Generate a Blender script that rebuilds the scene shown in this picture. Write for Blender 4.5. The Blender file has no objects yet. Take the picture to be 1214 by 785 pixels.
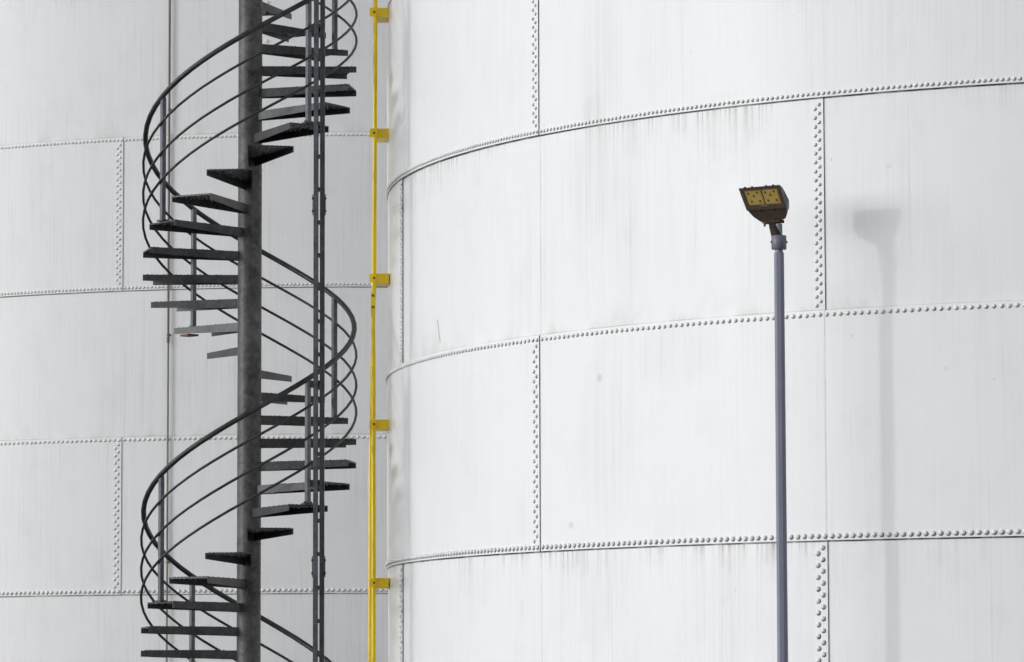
import bpy, math, random
from mathutils import Vector, Matrix
from mathutils.geometry import delaunay_2d_cdt
random.seed(7)
S = bpy.context.scene
C = S.collection
PI = math.pi
R_ = math.radians

# ------------------------------------------------------------------ camera calibration
W, H = 1214.0, 785.0
F = 4915.19
PITCH, ROLL = 0.09022, -0.0027
CAM_Z = 1.6

def at(px, py, Y):
    """world point seen at photo pixel (px, py) at forward distance Y"""
    x0, y0 = px - W / 2, py - H / 2
    c, s = math.cos(-ROLL), math.sin(-ROLL)
    u, v = x0 * c - y0 * s, x0 * s + y0 * c
    d = Vector((u / F, math.cos(PITCH) + math.sin(PITCH) * v / F, math.sin(PITCH) - math.cos(PITCH) * v / F))
    d *= Y / d.y
    return Vector((d.x, d.y, d.z + CAM_Z))

cam = bpy.data.cameras.new('camera')
cam.sensor_fit = 'HORIZONTAL'
cam.sensor_width = 36
cam.lens = F / W * 36
cam.clip_start = 0.5
cam.clip_end = 3000
co = bpy.data.objects.new('camera', cam)
C.objects.link(co)
co.matrix_world = Matrix.Translation((0, 0, CAM_Z)) @ Matrix.Rotation(PI / 2 + PITCH, 4, 'X') @ Matrix.Rotation(ROLL, 4, 'Z')
S.camera = co

# ------------------------------------------------------------------ light
SUN_M, SUN_E = 0.3, 0.150             # light travels along (1, m, -e)
sd = Vector((1, SUN_M, -SUN_E)).normalized()
elev = math.asin(-sd.z)
azim = math.atan2(-sd.x, -sd.y)       # compass bearing of the sun, measured from +Y towards +X
w = bpy.data.worlds.new('World')
S.world = w
w.use_nodes = True
nt = w.node_tree
bg = nt.nodes['Background']
sky = nt.nodes.new('ShaderNodeTexSky')
sky.sky_type = 'NISHITA'
sky.sun_disc = False
sky.sun_elevation = elev
sky.sun_rotation = azim
sky.air_density = 1.0
sky.dust_density = 1.0
sky.ozone_density = 1.0
hs = nt.nodes.new('ShaderNodeHueSaturation')      # thin white haze: the sky is almost colourless
hs.inputs['Saturation'].default_value = 0.04
hs.inputs['Value'].default_value = 1.852     # sky brightness scaled up against the sun
nt.links.new(sky.outputs[0], hs.inputs['Color'])
tint = nt.nodes.new('ShaderNodeMix')
tint.data_type = 'RGBA'
tint.blend_type = 'MULTIPLY'
tint.inputs[0].default_value = 1.0
tint.inputs[7].default_value = (0.978, 0.993, 1.02, 1)
nt.links.new(hs.outputs[0], tint.inputs[6])
nt.links.new(tint.outputs[2], bg.inputs[0])
bg.inputs[1].default_value = 0.15
sl = bpy.data.lights.new('sun', 'SUN')
sl.energy = 0.5
sl.angle = R_(1.3)
sl.color = (1.0, 0.99, 0.97)
so = bpy.data.objects.new('sun', sl)
C.objects.link(so)
so.location = (-20, 10, 20)
so.rotation_euler = sd.to_track_quat('-Z', 'Y').to_euler()
S.view_settings.view_transform = 'Standard'
S.view_settings.look = 'None'
S.view_settings.gamma = 1
S.view_settings.use_curve_mapping = False
S.view_settings.exposure = -0.129

# ------------------------------------------------------------------ mesh helpers
class MB:
    def __init__(s):
        s.v, s.f, s.sm, s.a, s.b, s.mi = [], [], [], [], [], []
    def vert(s, p, a=(0, 0, 0), b=(10, 10, 10)):
        s.v.append(tuple(p)); s.a.append(a); s.b.append(b)
        return len(s.v) - 1
    def face(s, idx, smooth=False, mi=0):
        s.f.append(tuple(idx)); s.sm.append(smooth); s.mi.append(mi)
    def poly(s, pts, smooth=False, mi=0, **k):
        s.face([s.vert(p, **k) for p in pts], smooth, mi)
    def hexa(s, p, mi=0):
        """p: 8 points, bottom ring ccw then top ring ccw"""
        i = [s.vert(q) for q in p]
        for f in ((3, 2, 1, 0), (4, 5, 6, 7), (0, 1, 5, 4), (1, 2, 6, 5), (2, 3, 7, 6), (3, 0, 4, 7)):
            s.face([i[k] for k in f], False, mi)
    def box(s, c, size, M=None, mi=0):
        x, y, z = size[0] / 2, size[1] / 2, size[2] / 2
        p = [Vector(q) for q in ((-x, -y, -z), (x, -y, -z), (x, y, -z), (-x, y, -z), (-x, -y, z), (x, -y, z), (x, y, z), (-x, y, z))]
        if M is not None:
            p = [M @ q for q in p]
        s.hexa([q + Vector(c) for q in p], mi)
    def tube(s, pts, r, n=12, caps=True, flat=False, up=None, mi=0, rot=0.0):
        pts = [Vector(p) for p in pts]
        rr = r if isinstance(r, (list, tuple)) else [r] * len(pts)
        rings = []
        up = Vector(up) if up else None
        for k, p in enumerate(pts):
            t = (pts[min(k + 1, len(pts) - 1)] - pts[max(k - 1, 0)]).normalized()
            a = up if up is not None else (Vector((0, 0, 1)) if abs(t.z) < 0.9 else Vector((1, 0, 0)))
            x = t.cross(a).normalized(); y = t.cross(x).normalized()
            rings.append([p + x * (rr[k] * math.cos(2 * PI * j / n + rot)) + y * (rr[k] * math.sin(2 * PI * j / n + rot)) for j in range(n)])
        if flat:
            for k in range(len(rings) - 1):
                for j in range(n):
                    j2 = (j + 1) % n
                    s.poly([rings[k][j], rings[k + 1][j], rings[k + 1][j2], rings[k][j2]], False, mi)
        else:
            ids = [[s.vert(p) for p in rg] for rg in rings]
            for k in range(len(ids) - 1):
                for j in range(n):
                    j2 = (j + 1) % n
                    s.face([ids[k][j], ids[k + 1][j], ids[k + 1][j2], ids[k][j2]], True, mi)
        if caps:
            s.poly(rings[0], False, mi)
            s.poly(list(reversed(rings[-1])), False, mi)
    def bar(s, a, b, wx, wy, side, mi=0):
        """square bar from a to b; wx along 'side', wy across"""
        a, b = Vector(a), Vector(b)
        t = (b - a).normalized()
        x = (Vector(side) - t * Vector(side).dot(t)).normalized() * (wx / 2)
        y = t.cross(x).normalized() * (wy / 2)
        s.hexa([a - x - y, a + x - y, a + x + y, a - x + y, b - x - y, b + x - y, b + x + y, b - x + y], mi)
    def build(s, name, mats, parent=None, attrs=False):
        me = bpy.data.meshes.new(name)
        me.from_pydata(s.v, [], s.f)
        me.polygons.foreach_set('use_smooth', s.sm)
        if not isinstance(mats, (list, tuple)):
            mats = [mats]
        for m in mats:
            me.materials.append(m)
        if len(mats) > 1:
            me.polygons.foreach_set('material_index', s.mi)
        if attrs:
            for nm, dat in (('plate', s.a), ('edge', s.b)):
                at_ = me.attributes.new(nm, 'FLOAT_VECTOR', 'POINT')
                at_.data.foreach_set('vector', [c for t in dat for c in t])
        me.validate()
        me.update()
        o = bpy.data.objects.new(name, me)
        C.objects.link(o)
        if parent is not None:
            o.parent = parent
        return o

def tag(o, label=None, cat=None, group=None, kind=None):
    if label: o['label'] = label
    if cat: o['category'] = cat
    if group: o['group'] = group
    if kind: o['kind'] = kind
    return o

def thing(name, label, cat, loc=(0, 0, 0), rz=0.0, group=None):
    o = bpy.data.objects.new(name, None)
    o.empty_display_size = 0.3
    C.objects.link(o)
    o.location = loc
    o.rotation_euler = (0, 0, rz)
    return tag(o, label, cat, group)

def copy_tree(o, parent=None):
    c = o.copy()
    C.objects.link(c)
    if parent is not None:
        c.parent = parent
    for ch in list(o.children):
        copy_tree(ch, c)
    return c

# ------------------------------------------------------------------ material helpers
class NT:
    def __init__(s, name):
        s.m = bpy.data.materials.new(name)
        s.m.use_nodes = True
        s.t = s.m.node_tree
        s.bsdf = s.t.nodes['Principled BSDF']
    def n(s, typ, **k):
        nd = s.t.nodes.new(typ)
        for a, b in k.items():
            setattr(nd, a, b)
        return nd
    def link(s, a, b):
        s.t.links.new(a, b)
    def put(s, sock, v):
        if hasattr(v, 'is_output') or isinstance(v, bpy.types.NodeSocket):
            s.link(v, sock)
        else:
            sock.default_value = v
    def math(s, op, a, b=0.0, c=None, clamp=False):
        nd = s.n('ShaderNodeMath', operation=op, use_clamp=clamp)
        s.put(nd.inputs[0], a); s.put(nd.inputs[1], b)
        if c is not None: s.put(nd.inputs[2], c)
        return nd.outputs[0]
    def ramp(s, v, lo, hi, a=0.0, b=1.0):
        nd = s.n('ShaderNodeMapRange', interpolation_type='SMOOTHSTEP')
        s.put(nd.inputs[0], v)
        for i, q in ((1, lo), (2, hi), (3, a), (4, b)):
            nd.inputs[i].default_value = q
        return nd.outputs[0]
    def noise(s, vec, scale=1.0, detail=3.0, rough=0.55):
        nd = s.n('ShaderNodeTexNoise')
        if vec is not None: s.link(vec, nd.inputs['Vector'])
        nd.inputs['Scale'].default_value = scale
        nd.inputs['Detail'].default_value = detail
        nd.inputs['Roughness'].default_value = rough
        return nd.outputs[0]
    def scaled(s, vec, sc):
        nd = s.n('ShaderNodeVectorMath', operation='MULTIPLY')
        s.link(vec, nd.inputs[0]); nd.inputs[1].default_value = sc
        return nd.outputs[0]
    def mix(s, f, a, b):
        nd = s.n('ShaderNodeMix', data_type='RGBA')
        s.put(nd.inputs[0], f)
        for i, q in ((6, a), (7, b)):
            if isinstance(q, tuple): nd.inputs[i].default_value = q + (1.0,)
            else: s.link(q, nd.inputs[i])
        return nd.outputs[2]
    def bump(s, h, strength, dist):
        nd = s.n('ShaderNodeBump')
        s.link(h, nd.inputs['Height'])
        nd.inputs['Strength'].default_value = strength
        nd.inputs['Distance'].default_value = dist
        return nd.outputs[0]
    def set(s, **k):
        for a, b in k.items():
            s.put(s.bsdf.inputs[a.replace('_', ' ')], b)
        return s.m

def tank_paint(name, white, streak_col, amount, marks=(), scratch=None, stains=(), hair=0.45, shade_grime=(0.022, 0.022, 0.022), drip=0.95):
    t = NT(name)
    pa = t.n('ShaderNodeAttribute', attribute_name='plate').outputs['Vector']
    ea = t.n('ShaderNodeAttribute', attribute_name='edge').outputs['Vector']
    se = t.n('ShaderNodeSeparateXYZ'); t.link(ea, se.inputs[0])
    sp = t.n('ShaderNodeSeparateXYZ'); t.link(pa, sp.inputs[0])
    dtop, dbot, dhalf = se.outputs
    fine = t.noise(t.scaled(pa, (26, 0.35, 1)), 1.0, 4, 0.6)
    finer = t.noise(t.scaled(pa, (75, 0.9, 1)), 1.0, 3, 0.6)
    broad = t.noise(t.scaled(pa, (0.55, 0.45, 1)), 1.0, 3, 0.5)
    blot = t.noise(t.scaled(pa, (3.0, 2.2, 1)), 1.0, 5, 0.65)
    clump = t.noise(t.scaled(pa, (2.1, 0.7, 1)), 1.0, 4, 0.6)
    speck = t.noise(t.scaled(pa, (38, 30, 1)), 1.0, 2, 0.5)
    k = t.math('MULTIPLY', t.ramp(fine, 0.48, 0.78), t.ramp(clump, 0.40, 0.66, 0.12, 1.0))
    k2 = t.math('MULTIPLY', t.ramp(finer, 0.42, 0.75), t.ramp(clump, 0.34, 0.68, 0.12, 0.75))
    k = t.math('MULTIPLY', t.math('ADD', k, k2), amount)
    k = t.math('ADD', k, t.math('MULTIPLY', t.ramp(blot, 0.45, 0.8), amount * 0.45), clamp=True)
    col = t.mix(k, white, streak_col)
    # overlap band of the plate under the lip, slightly cleaner
    band = t.ramp(dtop, 0.078, 0.086, 0.0, 1.0)
    col = t.mix(t.math('MULTIPLY', t.math('SUBTRACT', 1.0, band), 0.25), col, tuple(min(1, c * 1.04) for c in white))
    # drips below lips
    dr = t.math('POWER', 2.718, t.math('MULTIPLY', dtop, t.ramp(blot, 0.3, 0.7, -18.0, -4.5)))
    dn = t.noise(t.scaled(pa, (34, 0.2, 1)), 1.0, 3, 0.6)
    dmask = t.math('MULTIPLY', t.math('MULTIPLY', dr, t.ramp(dn, 0.42, 0.66)), t.ramp(broad, 0.4, 0.62, 0.12, 1.0))
    col = t.mix(t.math('MULTIPLY', dmask, drip, clamp=True), col, (0.30, 0.285, 0.24))
    # shade line painted dark under the lip, with packed grime
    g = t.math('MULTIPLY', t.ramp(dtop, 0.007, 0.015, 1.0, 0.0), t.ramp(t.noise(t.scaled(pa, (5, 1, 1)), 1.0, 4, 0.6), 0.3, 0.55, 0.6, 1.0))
    col = t.mix(g, col, shade_grime)
    # dirt lying on the ledge, rising above it as faint brown shade
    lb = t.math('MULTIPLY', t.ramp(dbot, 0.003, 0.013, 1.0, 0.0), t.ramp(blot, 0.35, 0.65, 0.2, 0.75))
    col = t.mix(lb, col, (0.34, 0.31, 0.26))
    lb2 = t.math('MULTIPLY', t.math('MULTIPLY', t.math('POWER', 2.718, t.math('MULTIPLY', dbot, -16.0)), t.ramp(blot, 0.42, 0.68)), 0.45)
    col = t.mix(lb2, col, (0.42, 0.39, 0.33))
    # hairline where the plate of the ring behind ends
    hl = t.math('MULTIPLY', t.ramp(t.math('ABSOLUTE', dhalf), 0.003, 0.009, 1.0, 0.0), t.ramp(blot, 0.3, 0.6, hair * .33, hair))
    col = t.mix(hl, col, (0.30, 0.29, 0.27))
    # small specks of chipped paint
    col = t.mix(t.math('MULTIPLY', t.ramp(speck, 0.74, 0.79), 0.5), col, (0.33, 0.31, 0.28))
    for (u0, z0, ru, rz, s) in marks:
        du = t.math('DIVIDE', t.math('SUBTRACT', sp.outputs[0], u0), ru)
        dz = t.math('DIVIDE', t.math('SUBTRACT', sp.outputs[1], z0), rz)
        d = t.math('ADD', t.math('MULTIPLY', du, du), t.math('MULTIPLY', dz, dz))
        col = t.mix(t.math('MULTIPLY', t.ramp(d, 0.2, 1.1, 1.0, 0.0), s), col, (0.30, 0.30, 0.29))
    for (u0, z0, ru, rz, s) in stains:
        du = t.math('DIVIDE', t.math('SUBTRACT', sp.outputs[0], u0), ru)
        dz = t.math('DIVIDE', t.math('SUBTRACT', sp.outputs[1], z0), rz)
        d = t.math('ADD', t.math('MULTIPLY', du, du), t.math('MULTIPLY', dz, dz))
        f = t.math('MULTIPLY', t.ramp(d, 0.0, 1.0, 1.0, 0.0), t.math('MULTIPLY', t.ramp(fine, 0.3, 0.62, 0.15, 1.0), t.ramp(dn, 0.35, 0.65, 0.3, 1.0)))
        col = t.mix(t.math('MULTIPLY', f, s), col, (0.36, 0.355, 0.30))
    if scratch:
        u0, z0, u1, z1, wd = scratch
        f = t.math('DIVIDE', t.math('SUBTRACT', sp.outputs[1], z0), z1 - z0)
        uu = t.math('ADD', t.math('MULTIPLY', f, u1 - u0), u0)
        d = t.math('ABSOLUTE', t.math('SUBTRACT', sp.outputs[0], uu))
        inside = t.math('MULTIPLY', t.ramp(f, 0.0, 0.1), t.ramp(f, 0.9, 1.0, 1.0, 0.0))
        col = t.mix(t.math('MULTIPLY', t.ramp(d, wd * 0.4, wd, 0.75, 0.0), inside), col, (0.2, 0.2, 0.2))
    t.set(Base_Color=col, Roughness=0.6, Specular_IOR_Level=0.25, Coat_Weight=1.0, Coat_IOR=1.17, Coat_Roughness=0.30, Normal=t.bump(finer, 0.03, 0.002))
    return t.m

def galvanised(name, lo, hi, scale=60, metallic=0.25, rough=0.45, spec=0.5):
    t = NT(name)
    tc = t.n('ShaderNodeTexCoord').outputs['Object']
    vo = t.n('ShaderNodeTexVoronoi'); t.link(tc, vo.inputs['Vector']); vo.inputs['Scale'].default_value = scale
    a = t.noise(tc, scale * 0.12, 5, 0.65)
    b = t.noise(tc, scale * 0.9, 4, 0.7)
    sc = t.n('ShaderNodeSeparateColor'); t.link(vo.outputs['Color'], sc.inputs[0])
    k = t.math('ADD', t.math('MULTIPLY', sc.outputs[0], 0.30), t.math('ADD', t.math('MULTIPLY', t.ramp(a, 0.3, 0.7), 0.5), t.math('MULTIPLY', t.ramp(b, 0.4, 0.75), 0.35)), clamp=True)
    col = t.mix(k, lo, hi)
    r = t.math('ADD', rough - 0.08, t.math('MULTIPLY', b, 0.2))
    return t.set(Base_Color=col, Metallic=metallic, Roughness=r, Specular_IOR_Level=spec, Normal=t.bump(b, 0.12, 0.003))

def paint(name, col, rough=0.4, var=0.15, dirt_shade=(0.1, 0.08, 0.05), dirt_amt=0.2, scale=14, spec=0.5, metallic=0.0):
    t = NT(name)
    tc = t.n('ShaderNodeTexCoord').outputs['Object']
    a = t.noise(tc, scale, 5, 0.6)
    b = t.noise(tc, scale * 5, 4, 0.6)
    c = t.mix(t.math('MULTIPLY', t.ramp(a, 0.35, 0.7), 1.0), col, tuple(q * (1 - var) for q in col))
    c = t.mix(t.math('MULTIPLY', t.ramp(b, 0.55, 0.75), dirt_amt), c, dirt_shade)
    return t.set(Base_Color=c, Roughness=rough, Specular_IOR_Level=spec, Metallic=metallic, Normal=t.bump(b, 0.06, 0.002))

# ------------------------------------------------------------------ ground
def ground():
    t = NT('yard_asphalt')
    tc = t.n('ShaderNodeTexCoord').outputs['Object']
    a = t.noise(tc, 0.25, 6, 0.6); b = t.noise(tc, 22, 4, 0.7)
    c = t.mix(t.ramp(a, 0.3, 0.7), (0.115, 0.115, 0.116), (0.075, 0.075, 0.076))
    c = t.mix(t.math('MULTIPLY', t.ramp(b, 0.4, 0.7), 0.5), c, (0.05, 0.05, 0.05))
    t.set(Base_Color=c, Roughness=0.9, Normal=t.bump(b, 0.3, 0.01))
    m = MB()
    n = 12
    xs = [-1500 + 3000 * k / n for k in range(n + 1)]
    ids = [[m.vert((x, y, 0)) for x in xs] for y in xs]
    for j in range(n):
        for i in range(n):
            m.face((ids[j][i], ids[j][i + 1], ids[j + 1][i + 1], ids[j + 1][i]))
    o = m.build('ground', t.m)
    tag(o, 'dark grey yard surface the tanks stand on', 'ground', kind='structure')
ground()

# ------------------------------------------------------------------ the riveted tanks
RT = 6.85
RCX, RCY = 5.82455, 33.73993
LCX, LCY = -1.71595, 47.54933
HS1, HS2, HS3, HL1 = 4.12782 + CAM_Z, 2.66745 + CAM_Z, 1.10842 + CAM_Z, 5.66557 + CAM_Z
A2 = 0.21346                         # first vertical seam of the inner rings
A1 = A2 + PI / 8                     # ... of the outer rings
LROT = 1.250 - A1
#          bottom, top, outer, seam angle, pitch_bottom, pitch_top, pitch_vertical, r_bottom, r_top, r_vertical
COURSES = [
    (0.12, 1.19, True, A1, .056, .056, .078, .018, .018, .018),
    (1.19, HS3, False, A2, 0, 0, .078, 0, 0, .0175),
    (HS3, HS2, True, A1, .053, .0525, .071, .0170, .0140, .0140),
    (HS2, HS1, False, A2, 0, 0, .061, 0, 0, .0128),
    (HS1, HL1, True, A1, .0405, .042, .0625, .0125, .0125, .0125),
    (HL1, 8.78, False, A2, 0, 0, .0625, 0, 0, .0125),
    (8.78, 10.28, True, A1, .0405, .042, .0625, .0125, .0125, .0125),
    (10.28, 11.75, False, A2, 0, 0, .0625, 0, 0, .0125),
]
TAPER = 0.009

def tank_course(spec, parent, mat):
    z0, z1, outer, a0, pb, pt, pv, rb, rt, rv = spec
    m = MB()
    base = RT if outer else RT - 0.013
    zb, zt = (z0, z1) if outer else (z0 - 0.04, z1 + 0.04)
    NS = 44
    step = PI / 4
    def rad(f):
        return base - TAPER * (1 - f)
    def P(a, r, z):
        return (-r * math.cos(a), -r * math.sin(a), z)
    zs = [zb, z0 + 0.001, z0 + 0.05, (z0 + z1) / 2, z1 - 0.09, z1 - 0.02, z1 - 0.001, zt]
    zs = sorted(set(zs))
    def ed(z, u_half):
        return (10, 10, 10) if outer else (max(0, z1 - z), max(0, z - z0), u_half)
    for k in range(8):
        s = a0 + (k - 1) * step
        cols = []
        for i in range(NS + 1):
            f = i / NS
            a = s + f * step
            r = rad(f)
            uh = RT * (a - (s + step / 2))
            cols.append([m.vert(P(a, r, z), (RT * a, z, 0), ((ed(z, uh)) if not outer else (10, 10, uh if z0 < 3 else 10))) for z in zs])
        for i in range(NS):
            for j in range(len(zs) - 1):
                m.face((cols[i][j], cols[i + 1][j], cols[i + 1][j + 1], cols[i][j + 1]), True)
        for z, flip in ((zb, True), (zt, False)):       # lip faces, 5 cm deep
            for i in range(NS):
                fa, fb = i / NS, (i + 1) / NS
                q = [P(s + fa * step, rad(fa), z), P(s + fb * step, rad(fb), z), P(s + fb * step, rad(fb) - .05, z), P(s + fa * step, rad(fa) - .05, z)]
                ids = [m.vert(p, (RT * s + fa, z, 0)) for p in q]
                m.face(ids[::-1] if flip else ids)
        e = s + step                                    # the free vertical edge of the plate, laid over its neighbour
        ids = [m.vert(P(e, r, z), (RT * e, z, 0)) for r, z in ((base, zb), (base - .02, zb), (base - .02, zt), (base, zt))]
        m.face(ids, False, 2)  # edge face coloured dark to paint in the seam's shade
    # rivets: domed button heads
    def rivet(a, z, r, rr):
        n = Vector((-math.cos(a), -math.sin(a), 0)); tx = Vector((math.sin(a), -math.cos(a), 0)); tz = Vector((0, 0, 1))
        c = n * rr + tz * z
        at_ = (RT * a, z, 0)
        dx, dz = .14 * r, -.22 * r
        dirt_shade = [m.vert(n * (rr + .0011) + tz * z + tx * (dx + 1.10 * r * math.cos(2 * PI * j / 9)) + tz * (dz + 1.10 * r * math.sin(2 * PI * j / 9)), at_) for j in range(9)]
        m.face(dirt_shade, False, 2)  # dark disc, low and right, paints in the rivet head's shade
        prev = None
        rot = random.random()
        r *= random.uniform(0.88, 1.02)
        for fr, fh in ((1.0, -0.06), (0.96, 0.45), (0.68, 0.80)):
            ring = [m.vert(c + tx * (r * fr * math.cos(2 * PI * j / 9 + rot)) + tz * (r * fr * math.sin(2 * PI * j / 9 + rot)) + n * (r * fh), at_) for j in range(9)]
            if prev:
                for j in range(9):
                    m.face((prev[j], prev[(j + 1) % 9], ring[(j + 1) % 9], ring[j]), True, 1)
            prev = ring
        top = m.vert(c + n * (r * 0.95), at_)
        for j in range(9):
            m.face((prev[j], prev[(j + 1) % 9], top), True, 1)
    def frac(a):
        return ((a - a0) / step) % 1.0
    if outer:
        for pitch, r, z in ((pb, rb, z0 + rb + 0.0145), (pt, rt, z1 - rt - 0.0145)):
            n = int(2 * PI * RT / pitch)
            for i in range(n):
                a = a0 + 2 * PI * (i + 0.5) / n
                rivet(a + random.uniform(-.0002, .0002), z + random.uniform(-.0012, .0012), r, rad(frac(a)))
    zlo = z0 + (0.075 if outer else 0.035); zhi = z1 - (0.075 if outer else 0.045)
    n = int((zhi - zlo) / (pv / 2))
    for k in range(8):
        e = a0 + k * step
        for i in range(n + 1):
            z = zhi - (zhi - zlo) * i / n
            off = (.034 if i % 2 == 0 else .034 + (.038 if rv > .016 else .031)) + (0.003 if rv > 0.013 else 0)
            a = e - off / RT
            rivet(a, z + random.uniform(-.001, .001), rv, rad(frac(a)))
    return m.build('shell_course', [mat, white_rivet, seam_shade], parent, attrs=True)

# marks on the right tank, in arc length and height
def arc_of(px, py, cx=RCX, cy=RCY):
    lo, hi = 0.04, 2.2
    for _ in range(40):
        a = (lo + hi) / 2
        Y = cy - RT * math.sin(a)
        q = at(px, py, Y)
        if cx - RT * math.cos(a) < q.x: lo = a
        else: hi = a
    return a, q
def uz(px, py):
    a, q = arc_of(px, py)
    return RT * a, q.z
marks = []
for px, py, ru, rz, s in ((710, 448, .030, .035, .45), (676, 623, .035, .03, .35), (1052, 197, .03, .02, .18), (984, 189, .008, .012, .6), (1121, 437, .02, .02, .2), (491, 69, .010, .016, .5), (1010, 398, .012, .012, .35), (506, 364, .018, .008, .4), (870, 700, .015, .01, .3)):
    u, z = uz(px, py)
    marks.append((u, z, ru, rz, s * .75))
stains = []
for px, py, ru, rz, s in ((712, 70, .30, .85, .34), (702, 138, .16, .22, .45), (700, 215, .32, .50, .38), (740, 240, .25, .9, .22), (860, 150, .35, .3, .30), (720, 520, .40, .75, .26), (800, 420, .5, .3, .22), (700, 700, .5, .45, .22), (590, 60, .3, .8, .12), (860, 720, .5, .5, .16), (1130, 330, .4, .5, .12)):
    u, z = uz(px, py)
    stains.append((u, z, ru, rz, s * .62))
su0, sz0 = uz(519, 408); su1, sz1 = uz(515.5, 378)
white_paint = tank_paint('white_tank_paint', (0.80, 0.81, 0.815), (0.64, 0.65, 0.645), 0.48, marks, (su0, sz0, su1, sz1, .012), stains)
grey_paint = tank_paint('greyed_tank_paint', (0.715, 0.72, 0.725), (0.58, 0.585, 0.585), 0.7, hair=0.0, shade_grime=(0.20, 0.19, 0.165), drip=0.2)
white_rivet = paint('white_rivet_paint', (0.83, 0.84, 0.84), 0.45, 0.1, (0.5, 0.48, 0.44), 0.3, 20, 0.35)
seam_shade = paint('seam_shade', (0.13, 0.13, 0.125), 0.9, 0.6, (0.5, 0.5, 0.48), 0.5, 9)  # dark tone for painted shade at rivets and plate edges
seam_shade_pale = paint('seam_shade_pale', (0.22, 0.21, 0.19), 0.9, 0.4, (0.55, 0.55, 0.53), 0.5, 9)  # same painted shade, weaker, for the far tank
grey_rivet = paint('far_rivet_paint', (0.84, 0.845, 0.84), 0.45, 0.1, (0.5, 0.48, 0.44), 0.25, 20, 0.35)  # rivet heads paler than the far tank's plates
roof_paint = paint('roof_paint', (0.7, 0.7, 0.69), 0.6)
plinth_mat = paint('plinth_concrete', (0.36, 0.35, 0.33), 0.9, scale=5)

def make_tank():
    t = thing('storage_tank', 'nearer white riveted storage tank, brightly lit, filling the right of the view behind the lamp', 'tank', (RCX, RCY, 0), 0, 'white riveted storage tanks')
    for s in COURSES:
        tank_course(s, t, white_paint)
    m = MB()
    n = 96
    for i in range(n):
        a, b = 2 * PI * i / n, 2 * PI * (i + 1) / n
        r0 = RT + .12
        m.poly([(math.cos(a) * r0, math.sin(a) * r0, 11.78), (math.cos(b) * r0, math.sin(b) * r0, 11.78), (0, 0, 12.9)])
        m.poly([(math.cos(a) * r0, math.sin(a) * r0, 11.70), (math.cos(b) * r0, math.sin(b) * r0, 11.70), (math.cos(b) * r0, math.sin(b) * r0, 11.78), (math.cos(a) * r0, math.sin(a) * r0, 11.78)])
        m.poly([(math.cos(b) * r0, math.sin(b) * r0, 11.70), (math.cos(a) * r0, math.sin(a) * r0, 11.70), (0, 0, 11.70)])
    m.build('roof', roof_paint, t)
    m = MB()
    for i in range(n):
        a, b = 2 * PI * i / n, 2 * PI * (i + 1) / n
        r0, r1 = RT + .25, RT - .3
        q = lambda an, r, z: (math.cos(an) * r, math.sin(an) * r, z)
        m.poly([q(a, r0, -.1), q(b, r0, -.1), q(b, r0, .12), q(a, r0, .12)])
        m.poly([q(a, r0, .12), q(b, r0, .12), q(b, r1, .12), q(a, r1, .12)])
    m.build('plinth', plinth_mat, t)
    return t
tank = make_tank()
tank2 = copy_tree(tank)
tank2.location = (LCX, LCY, 0)
tank2.rotation_euler = (0, 0, LROT)
tag(tank2, 'farther grey-white riveted storage tank standing behind the spiral stairs', 'tank')
for ch in tank2.children:
    if ch.name.startswith('shell_course'):
        ch.material_slots[0].link = 'OBJECT'
        ch.material_slots[0].material = grey_paint
        ch.material_slots[1].link = 'OBJECT'
        ch.material_slots[1].material = grey_rivet
        ch.material_slots[2].link = 'OBJECT'
        ch.material_slots[2].material = seam_shade_pale
        if abs(ch.data.vertices[0].co.z - 0) >= 0 and COURSES[[c.name for c in tank2.children if c.name.startswith('shell_course')].index(ch.name)][2] is False:
            ch.rotation_euler = (0, 0, .024)
# a bolted cleat high on the far tank
m = MB()
a = math.acos((LCX - at(317, 25, 40.85).x) / RT)
nrm = Vector((-math.cos(a), -math.sin(a), 0)); tx = Vector((math.sin(a), -math.cos(a), 0))
zz = at(317, 49, 40.75).z
bolt_paint = paint('bolt_paint', (0.66, 0.66, 0.66), 0.4)
for i in range(9):
    m = MB()
    c = Vector((0, 0, zz + i * 0.193)) + nrm * (RT - .021)
    prev = None
    for fr, fh in ((1.0, 0.0), (0.95, 0.5), (0.6, 0.8), (0.05, 0.9)):
        ring = [m.vert(c + tx * (.021 * fr * math.cos(2 * PI * j / 10)) + Vector((0, 0, 1)) * (.021 * fr * math.sin(2 * PI * j / 10)) + nrm * (.021 * fh)) for j in range(10)]
        if prev:
            for j in range(10): m.face((prev[j], prev[(j + 1) % 10], ring[(j + 1) % 10], ring[j]), True)
        prev = ring
    o = m.build('bolt', bolt_paint, tank2)
    o.rotation_euler = (0, 0, -LROT)

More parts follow.
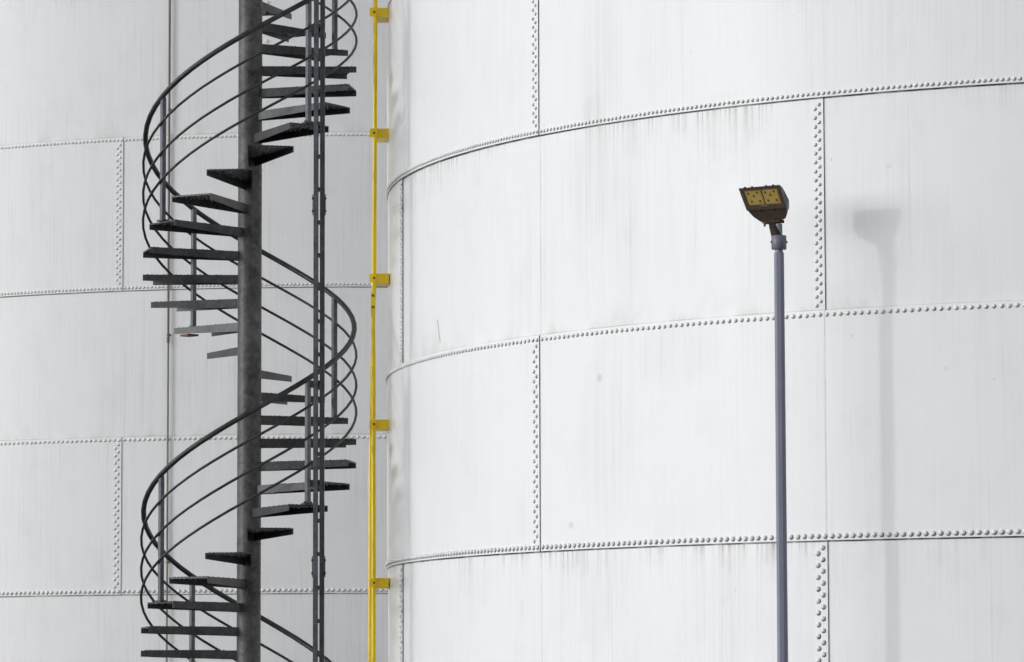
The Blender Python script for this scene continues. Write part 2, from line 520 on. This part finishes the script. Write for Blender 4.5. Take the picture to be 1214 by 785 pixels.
# ------------------------------------------------------------------ downpipe on the far tank
def downpipe():
    p = at(202.8, 400, 41.2)
    a = math.acos((LCX - p.x) / RT)
    rr = RT + .014
    base = Vector((LCX - rr * math.cos(a), LCY - rr * math.sin(a), 0))
    t = thing('downpipe', 'thin rust-brown vertical pipe running down the far grey tank behind the stairs', 'pipe', base)
    m1 = paint('brown_pipe', (0.165, 0.135, 0.11), 0.6, 0.4, (0.20, 0.07, 0.035), 0.7, 3)
    m2 = paint('olive_pipe', (0.20, 0.19, 0.16), 0.6, 0.3, (0.25, 0.08, 0.03), 0.45, 2.5)
    zj = at(202, 403, base.y).z
    m = MB(); m.tube([(0, 0, 0), (0, 0, zj)], .0095, 12); m.build('lower_pipe', m2, t)
    m = MB(); m.tube([(0, 0, zj), (0, 0, 11.6)], .0112, 12); m.build('upper_pipe', m1, t)
    m = MB(); m.tube([(0, 0, zj - .03), (0, 0, zj + .03)], .015, 12); m.build('coupling', m1, t)
    z = zj - 2.2
    d = Vector((math.cos(a), math.sin(a), 0))
    for k in range(5):
        m = MB(); m.bar(Vector((0, 0, z)), Vector((0, 0, z)) + d * .045, .02, .03, (0, 0, 1)); m.build('pipe_clip', m1, t)
        z += 2.25
downpipe()

# ------------------------------------------------------------------ spiral staircase
SY = 32.6
SX = at(296.3, 250, SY).x
PITCH_H = at(296, 600 - 442.5, SY).z - at(296, 600, SY).z
Z0 = at(296, 326.3, SY).z            # top of the tread whose middle points at phi = -97.7 deg
PHI0 = -97.7
def zt(phi): return Z0 + (phi - PHI0) / 360.0 * PITCH_H
def rdir(phi): p = R_(phi); return Vector((math.sin(p), -math.cos(p), 0))
RTR, RRAIL, RCOL = 0.842, 0.827, 0.0945

tread_mat = galvanised('galvanised_treads', (0.009, 0.0095, 0.011), (0.072, 0.074, 0.079), 28, 0.15, 0.42, 0.4)
column_mat = galvanised('galvanised_column', (0.016, 0.0165, 0.0165), (0.125, 0.126, 0.121), 22, 0.2, 0.5, 0.4)
rail_mat = galvanised('weathered_rail', (0.012, 0.012, 0.013), (0.058, 0.060, 0.064), 22, 0.2, 0.42, 0.4)
ladder_mat = galvanised('ladder_steel', (0.032, 0.036, 0.044), (0.125, 0.132, 0.152), 25, 0.25, 0.4, 0.4)
post_mat = galvanised('galvanised_post', (0.06, 0.064, 0.076), (0.14, 0.145, 0.16), 60, 0.3, 0.4)
burr_mat = paint('burr_glint', (0.20, 0.205, 0.21), 0.4, scale=20)
red_mat = paint('red_primer', (0.22, 0.045, 0.03), 0.6, scale=30)

def make_tread():
    """tread pointing along -Y, top at z = 0: perforated plate with raised holes and folded-down edges"""
    m = MB()
    h = R_(12.5)
    ro, ri = RTR, 0.090
    BL = Vector((-math.sin(h) * ro, -math.cos(h) * ro, 0)); BR = Vector((-BL.x, BL.y, 0))
    AL = Vector((-0.030, -ri, 0)); AR = Vector((0.030, -ri, 0))
    outline = [AL, BL, BR, AR]
    holes = []
    y = -0.20
    k = 0
    while y > BL.y + 0.03:
        f = (y - AL.y) / (BL.y - AL.y)
        hw = AL.x + (BL.x - AL.x) * f
        hw = -hw - 0.022
        n = int(hw / 0.034)
        sh = 0.017 if k % 2 else 0.0
        for i in range(-n - 1, n + 1):
            x = i * 0.034 + sh
            if abs(x) < hw: holes.append((x, y))
        y -= 0.031; k += 1
    verts = [p.xy for p in outline]; edges = [(0, 1), (1, 2), (2, 3), (3, 0)]
    NH = 8
    for (x, y) in holes:
        b = len(verts)
        for j in range(NH):
            verts.append(Vector((x + .0075 * math.cos(2 * PI * j / NH), y + .0075 * math.sin(2 * PI * j / NH))))
            edges.append((b + j, b + (j + 1) % NH))
    ov, oe, of, *_ = delaunay_2d_cdt(verts, edges, [], 1, 1e-6)
    for z, flip in ((0.0, False), (-0.004, True)):
        ids = [m.vert((q.x, q.y, z)) for q in ov]
        for f in of:
            cx = sum(ov[i].x for i in f) / len(f); cy = sum(ov[i].y for i in f) / len(f)
            if any((cx - hx) ** 2 + (cy - hy) ** 2 < .0069 ** 2 for hx, hy in holes): continue
            m.face([ids[i] for i in f][::-1 if flip else 1])
    for (x, y) in holes:                # raised rims, the bumps along the top edge
        for j in range(NH):
            a, b = 2 * PI * j / NH, 2 * PI * (j + 1) / NH
            q = lambda an, r, z: (x + r * math.cos(an), y + r * math.sin(an), z)
            m.poly([q(a, .0125, 0), q(b, .0125, 0), q(b, .0075, .006), q(a, .0075, .006)])
            m.poly([q(a, .0075, .006), q(b, .0075, .006), q(b, .0075, -.004), q(a, .0075, -.004)])
    for (x, y) in holes[::3]:           # punched burrs under the plate, coloured pale as if catching light
        for j in range(6):
            a, b = 2 * PI * j / 6, 2 * PI * (j + 1) / 6
            q = lambda an, r, z: (x + .010 + r * math.cos(an), y + r * math.sin(an), z)
            m.poly([q(b, .0085, -.004), q(a, .0085, -.004), q(a, .004, -.016), q(b, .004, -.016)], False, 1)
    def lip(p, q, dp, dq, t=0.005, e=0.0):
        d = (q - p).normalized(); nn = Vector((-d.y, d.x, 0)) * t
        p = p + d * e; q = q - d * e
        up = Vector((0, 0, .0008))
        m.hexa([p - Vector((0, 0, dp)), q - Vector((0, 0, dq)), q + nn - Vector((0, 0, dq)), p + nn - Vector((0, 0, dp)), p + up, q + up, q + nn + up, p + nn + up])
    lip(AL, BL, .070, .047)             # leading / trailing folded edges, deeper at the column
    lip(BR, AR, .047, .070)
    lip(BL, BR, .011, .011, e=.0055)
    m.poly([AL - Vector((0, 0, .068)), AR - Vector((0, 0, .068)), AR - Vector((0, 0, .0045)), AL - Vector((0, 0, .0045))])
    return m

def helix(r, off, p0, p1, rad, n=10):
    N = max(4, int((p1 - p0) / 7.5))
    m = MB()
    pts = []
    for i in range(N + 1):
        ph = p0 + (p1 - p0) * i / N
        d = rdir(ph) * r
        pts.append((d.x, d.y, zt(ph) + off))
    m.tube(pts, rad, n)
    return m

def staircase():
    t = thing('spiral_staircase', 'dark galvanised spiral staircase with open wedge treads round one thick column', 'staircase', (SX, SY, 0))
    k0 = -int((Z0 - 0.17) / (PITCH_H / 16))
    k1 = int((11.0 - Z0) / (PITCH_H / 16))
    lean = at(296.7, 0, SY).x - at(294.7, 785, SY).x
    m = MB()
    m.tube([(0, 0, 0), (0, 0, 11.9)], RCOL, 48)
    for z in (at(296, 645, SY).z, at(296, 645, SY).z + PITCH_H, at(296, 645, SY).z - PITCH_H if at(296, 645, SY).z > PITCH_H else 0.3):
        m.tube([(0, 0, z - .006), (0, 0, z + .006)], RCOL + .0025, 48)
    m.build('column', column_mat, t)
    m = MB(); m.tube([(0, 0, 0), (0, 0, .016)], .2, 24); m.build('base_plate', column_mat, t)
    first = None
    for k in range(k0, k1 + 1):
        if first is None:
            o = make_tread().build('tread', [tread_mat, burr_mat], t); first = o
        else:
            o = first.copy(); C.objects.link(o); o.parent = t
        ph = PHI0 + 22.5 * k
        o.location = (0, 0, zt(ph) + random.uniform(-.002, .002))
        o.rotation_euler = (0, 0, R_(ph + random.uniform(-.5, .5)))
        if k == -2:
            b = MB()
            b.box((0.10, -0.72, -0.060), (.10, .12, .014))
            r = b.build('bracket', red_mat, o)
            tag(r, 'small red-primed plate under one tread')
    p0, p1 = PHI0 + 22.5 * k0, PHI0 + 22.5 * k1
    helix(RRAIL, .98, p0, p1, .0205, 14).build('handrail', rail_mat, t)
    for off in (.765, .527, .312):
        helix(RRAIL + .016, off, p0, p1, .0105, 8).build('mid_rail', rail_mat, t)
    fp = fb = None
    for k in range(k0, k1 + 1):
        if (k - 2) % 4: continue
        ph = PHI0 + 22.5 * k
        if fp is None:
            m = MB(); m.bar((0, 0, 0), (0, 0, .975), .034, .034, (1, 0, 0)); o = m.build('post', post_mat, t); fp = o
            m = MB()
            m.box((0, 0, .006), (.085, .06, .012))
            for sx in (-.03, .03): m.tube([(sx, 0, .012), (sx, 0, .026)], .009, 6)
            b = m.build('foot_plate', tread_mat, o); fb = b
        else:
            o = fp.copy(); C.objects.link(o); o.parent = t
            b = fb.copy(); C.objects.link(b); b.parent = o
        d = rdir(ph) * (RRAIL - .012)
        o.location = (d.x, d.y, zt(ph) + .002)
        o.rotation_euler = (0, 0, R_(ph))
    return t
stairs = staircase()

# ------------------------------------------------------------------ cable ladder beside the stairs
def cable_ladder():
    Y = SY - 0.80
    p0, p1 = at(377.6, 785, Y), at(378.9, 0, Y)
    x = at(378.3, 300, Y).x
    t = thing('cable_ladder', 'dark galvanised vertical cable ladder with two slim rails just right of the stair column', 'cable ladder', (x, Y, 0))
    zt_, zb_ = 11.2, 0.0
    lx, rx = -.039, .040
    for sx in (lx, rx):                     # channel: web plus two flanges
        m = MB()
        m.box((sx, 0, zt_ / 2), (.006, .06, zt_))
        sg = 1 if sx < 0 else -1
        m.box((sx + sg * .018, -.0275, zt_ / 2), (.030, .005, zt_ - .002))
        m.box((sx + sg * .018, .0275, zt_ / 2), (.030, .005, zt_ - .002))
        m.build('side_rail', ladder_mat if sx < 0 else rail_mat, t)
    m = MB()
    m.tube([(-.016, -.012, .3)] + [(-.016 + .004 * math.sin(z * 2.3), -.012 + .003 * math.sin(z * 3.1 + 1), z * 1.0) for z in [0.5 + .25 * i for i in range(43)]], .0065, 8)
    m.build('cable', paint('green_cable', (0.02, 0.045, 0.035), 0.5), t)
    zc = at(378, 225, Y).z
    step = at(378, 225, Y).z - at(378, 264, Y).z
    k = -int((zc - .4) / step)
    first = None
    while zc + k * step < 11.0:
        if first is None:
            m = MB()
            m.box((.001, -.012, 0), (.026, .05, .030)); m.tube([(.002, -.04, -.0), (.002, -.03, 0)], .010, 8); m.box((.018, -.034, .004), (.016, .01, .05))
            first = m.build('rung_clip', rail_mat, t); o = first
        else:
            o = first.copy(); C.objects.link(o); o.parent = t
        o.location = (0, 0, zc + k * step)
        k += 1
    for py in (33, 148, 455, 573):
        m = MB(); z = at(370, py, Y).z
        m.box((-.03, .045, z), (.085, .035, .055)); m.tube([(-.062, .02, z - .012), (-.062, .035, z - .012)], .011, 8)
        m.build('bracket', rail_mat, t)
    for py in (243, 672):
        m = MB(); z = at(370, py, Y).z
        for sx in (-.048, .048):
            m = MB()
            m.box((sx, 0, z), (.005, .05, .16))
            for q in (-.05, .05): m.tube([(sx - .008, -.01, z + q), (sx + .008, -.01, z + q)], .009, 8)
            m.build('joint_plate', rail_mat, t)
cable_ladder()

# ------------------------------------------------------------------ yellow twin pipe on the near tank
def yellow_pipes():
    Y = 33.05
    ym = paint('yellow_paint', (0.98, 0.69, 0.003), 0.35, 0.06, (0.25, 0.12, 0.02), 0.12, 9)
    bm_ = paint('bolt_brown', (0.10, 0.07, 0.03), 0.6)
    x = at(443.6, 400, Y).x
    t = thing('pipe_run', 'bright yellow pair of vertical pipes bracketed off the left edge of the near tank', 'pipe', (x, Y, 0))
    off = lambda px, py: at(px, py, Y).x - x
    # front bar and, 0.3 m behind it, the back bar that leans a little to the left
    pr = [(445.0, -40), (444.6, 150), (443.2, 331), (442.0, 366), (442.6, 430), (443.0, 600), (443.0, 785)]
    m = MB()
    pts = [(off(*q), 0, at(q[0], q[1], Y).z) for q in pr]
    pts = [(pts[0][0], 0, 11.2)] + pts + [(pts[-1][0], 0, .05)]
    m.tube(pts, .0178, 16)
    m.build('front_pipe', ym, t)
    D = .30
    pr = [(445.4, -40), (444.6, 331), (441.0, 430), (438.9, 560), (438.3, 785)]
    m = MB()
    pts = [(at(q[0], q[1], Y + D).x - x, D, at(q[0], q[1], Y + D).z) for q in pr]
    pts = [(pts[0][0], D, 11.2)] + pts + [(pts[-1][0], D, .05)]
    m.tube(pts, .0135, 14)
    m.build('back_pipe', ym, t)
    zs = [at(443, py, Y).z for py in (-143, 15, 158, 330, 503, 691)] + [1.0]
    for z in zs:
        m = MB()
        m.box((.06, D / 2 - .01, z), (.115, D - .03, .078))
        m.box((-.012, -.019, z), (.05, .007, .07))
        o = m.build('bracket', ym, t)
        b = MB(); b.tube([(.0, -.034, z), (.0, -.022, z)], .009, 8); b.build('bolt', bm_, o)
    m = MB()
    z = at(443, 357, Y).z
    m.box((off(442.3, 357), -.02, z), (.036, .007, .135))
    o = m.build('joint_plate', ym, t)
    b = MB()
    for q in (-.05, .042): b.tube([(off(442.3, 357), -.034, z + q), (off(442.3, 357), -.022, z + q)], .010, 8)
    b.build('bolt', bm_, o)
yellow_pipes()

# ------------------------------------------------------------------ floodlight on its pole
def street_lamp():
    a, q = arc_of(1048, 420)
    Y = RCY - RT * math.sin(a) - SUN_M * 0.74
    top, bot = at(923.2, 262, Y), at(928.0, 785, Y)
    sl_ = (top - bot) / (top.z - bot.z)
    foot = bot - sl_ * bot.z
    t = thing('street_lamp', 'slim blue-grey lamp post with a brown square floodlight head in front of the white tank', 'street lamp', foot)
    pm = paint('pole_paint', (0.185, 0.198, 0.265), 0.45, 0.1, (0.12, 0.11, 0.11), 0.15, 5)
    cm = paint('collar_paint', (0.15, 0.155, 0.19), 0.45, 0.15, (0.08, 0.06, 0.05), 0.3, 14)
    hm = paint('brown_housing', (0.046, 0.032, 0.024), 0.75, 0.25, (0.06, 0.04, 0.028), 0.35, 18, 0.12)
    fm = paint('frame_brown', (0.066, 0.047, 0.034), 0.75, 0.2, (0.07, 0.045, 0.028), 0.3, 25, 0.12)
    back = paint('fin_grey', (0.15, 0.16, 0.195), 0.4, 0.1, (0.08, 0.08, 0.08), 0.2, 20)
    P = lambda z: sl_ * z
    ztop, zc0, zc1 = top.z, at(923, 296, Y).z, at(923, 279.5, Y).z
    m = MB()
    m.tube([P(0), P(zc0 - .02)], [.0395, .0345], 8, flat=True, rot=R_(12)); m.build('pole', pm, t)
    m = MB(); m.tube([P(zc0 - .02), P(at(923, 265.5, Y).z)], [.026, .024], 16); m.build('spigot', pm, t)
    m = MB(); m.tube([P(zc0), P(zc0 + .004), P(zc1 - .004), P(zc1)], [.046, .0505, .0505, .047], 28); o = m.build('collar', cm, t)
    m = MB()
    for s in (-1, 1): m.tube([P(zc0 + .05) + Vector((s * .049, -.01, 0)), P(zc0 + .05) + Vector((s * .056, -.012, 0))], .008, 6)
    m.build('bolt', cm, o)
    # head: the glass looks a little to the left and down; every corner is measured at its own distance
    def Q(px, py, e): return at(px, py, Y - .52 * (px - 923) / 171.0 - .030 + e) - foot
    tl_ = lambda x, y: Q(x, y, .0019 * (y - 236))
    TL, TR, BR, BL = tl_(876.6, 223.6), tl_(924.4, 219.4), tl_(932.3, 246.5), tl_(886.2, 249.5)
    N = (BL - TL).cross(TR - TL).normalized()
    if N.y > 0: N = -N
    Lh, Wd, g = .176, .345, R_(33)
    def X(u, s, n):
        a, b = u / Wd + .5, s / Lh
        return (TL * (1 - a) + TR * a) * (1 - b) + (BL * (1 - a) + BR * a) * b + N * n
    F0 = [(876.6, 223.6), (924.4, 219.4), (932.3, 246.5), (933.4, 253), (929.2, 260.2), (917, 262.8), (902, 263.2), (893, 257), (886.2, 249.5)]
    F1 = [(880, 225.0), (927.6, 221.8), (934.9, 236), (935.0, 248), (931.6, 258.4), (920, 262.2), (906, 262.6), (896.5, 257), (889.5, 249)]
    F2 = [(890, 230), (929.5, 227), (935.6, 239), (935.6, 246), (931, 254), (920, 258), (910, 258.5), (902, 254), (896, 248)]
    tilt = lambda x, y, e: Q(x, y, e + .0019 * (y - 236))
    rings = [[tilt(x, y, e) for x, y in f] for f, e in ((F0, 0), (F1, .045), (F2, .080))]
    m = MB()
    k = len(rings[0])
    for A, B, r in ((rings[0], rings[1], 0), (rings[1], rings[2], 1)):
        for i in range(k):
            j = (i + 1) % k
            m.poly([A[j], A[i], B[i], B[j]], False, 1 if (i in (0, 1, 2) or r) else 0)
    m.poly(rings[2], False, 1)
    m.poly([rings[0][i] for i in (8, 7, 6, 5, 4, 3, 2)], False, 0)
    m.poly([TL, BL, BR, TR], False, 0)
    head = m.build('lamp_head', [hm, back], t)
    def slab(u0, u1, s0, s1, n0, n1, mb, mi=0):
        mb.hexa([X(u0, s0, n0), X(u0, s1, n0), X(u1, s1, n0), X(u1, s0, n0), X(u0, s0, n1), X(u0, s1, n1), X(u1, s1, n1), X(u1, s0, n1)], mi)
    m = MB()                                             # raised glass frame
    iu0, iu1, is0, is1 = -.145, .145, .020, .138
    slab(-.174, .174, -.002, is0, .001, .010, m); slab(-.174, .174, is1, Lh, .001, .010, m)
    slab(-.174, iu0, is0, is1, .001, .0098, m); slab(iu1, .174, is0, is1, .001, .0098, m)
    m.build('bezel', fm, head)
    m = MB()
    slab(iu0, iu1, is0, is1, .001, .003, m)
    m.build('reflector', paint('copper_reflector', (0.32, 0.19, 0.09), 0.7, 0.2, (0.10, 0.06, 0.035), 0.3, 30, 0.12), head)
    ym = paint('led_phosphor', (0.36, 0.26, 0.065), 0.7, 0.25, (0.12, 0.075, 0.02), 0.5, 70, 0.12)
    dd = paint('diode_dark', (0.11, 0.08, 0.025), 0.7, spec=0.1)
    for c in (-.071, .073):
        m = MB(); slab(c - .062, c + .062, is0 + .012, is1 - .008, .003, .0045, m)
        d = m
        for (du, ds) in ((-.040, .026), (.036, .023), (.0, .048), (-.034, .090), (.038, .090)):
            slab(c + du - .0085, c + du + .0085, is0 + ds - .0065, is0 + ds + .0065, .0045, .0065, d, 1)
            slab(c + du - .004, c + du + .004, is0 + ds - .0095, is0 + ds + .0095, .0045, .0062, d, 1)
        d.build('led_panel', [ym, dd], head)
    m = MB(); slab(.002, .008, is0 + .004, is1 - .004, .003, .007, m); m.build('divider', fm, head)
    m = MB(); slab(-.012, .02, .142, .150, .010, .0115, m); slab(-.03, -.016, .141, .151, .010, .0115, m)
    m.build('rating_plate', paint('plate_dull', (0.12, 0.12, 0.12), 0.5), head)
    m = MB()
    for u in (-.12, -.06, .06, .12): slab(u - .006, u + .006, -.009, .006, .0, .012, m)
    for u in (-.06, .06): slab(u - .006, u + .006, Lh - .004, Lh + .011, -.002, .011, m)
    m.build('latch', hm, head)
    # neck: tapered tube from under the head down into the collar
    nt_ = at(917.5, 263, Y + .035) - foot; nb = at(922.0, 287, Y - .022) - foot
    m = MB()
    ax = (nb - nt_)
    m.tube([nt_ - ax * .05, nt_ + ax * .3, nt_ + ax * .62, nt_ + ax * .86, nt_ + ax * .97, nb], [.037, .038, .035, .030, .022, .008], 20)
    m.build('neck', hm, t)
    m = MB()
    c = at(917.5, 264.5, Y + .03) - foot
    m.box(c + Vector((-.005, -.004, .008)), (.13, .07, .02), Matrix.Rotation(-g, 3, 'Z') @ Matrix.Rotation(R_(0), 3, 'X'))
    o = m.build('mounting_plate', hm, t)
    m = MB()
    for px, py in ((906.5, 265.5), (923.5, 262)):
        c = at(px, py, Y - .005) - foot
        m.tube([c + Vector((0, 0, .012)), c - Vector((0, 0, .012))], .0095, 6); m.tube([c - Vector((0, 0, .012)), c - Vector((0, 0, .02))], .006, 6)
    m.build('bolt', paint('rusty_bolt', (0.13, 0.075, 0.045), 0.6), o)
street_lamp()
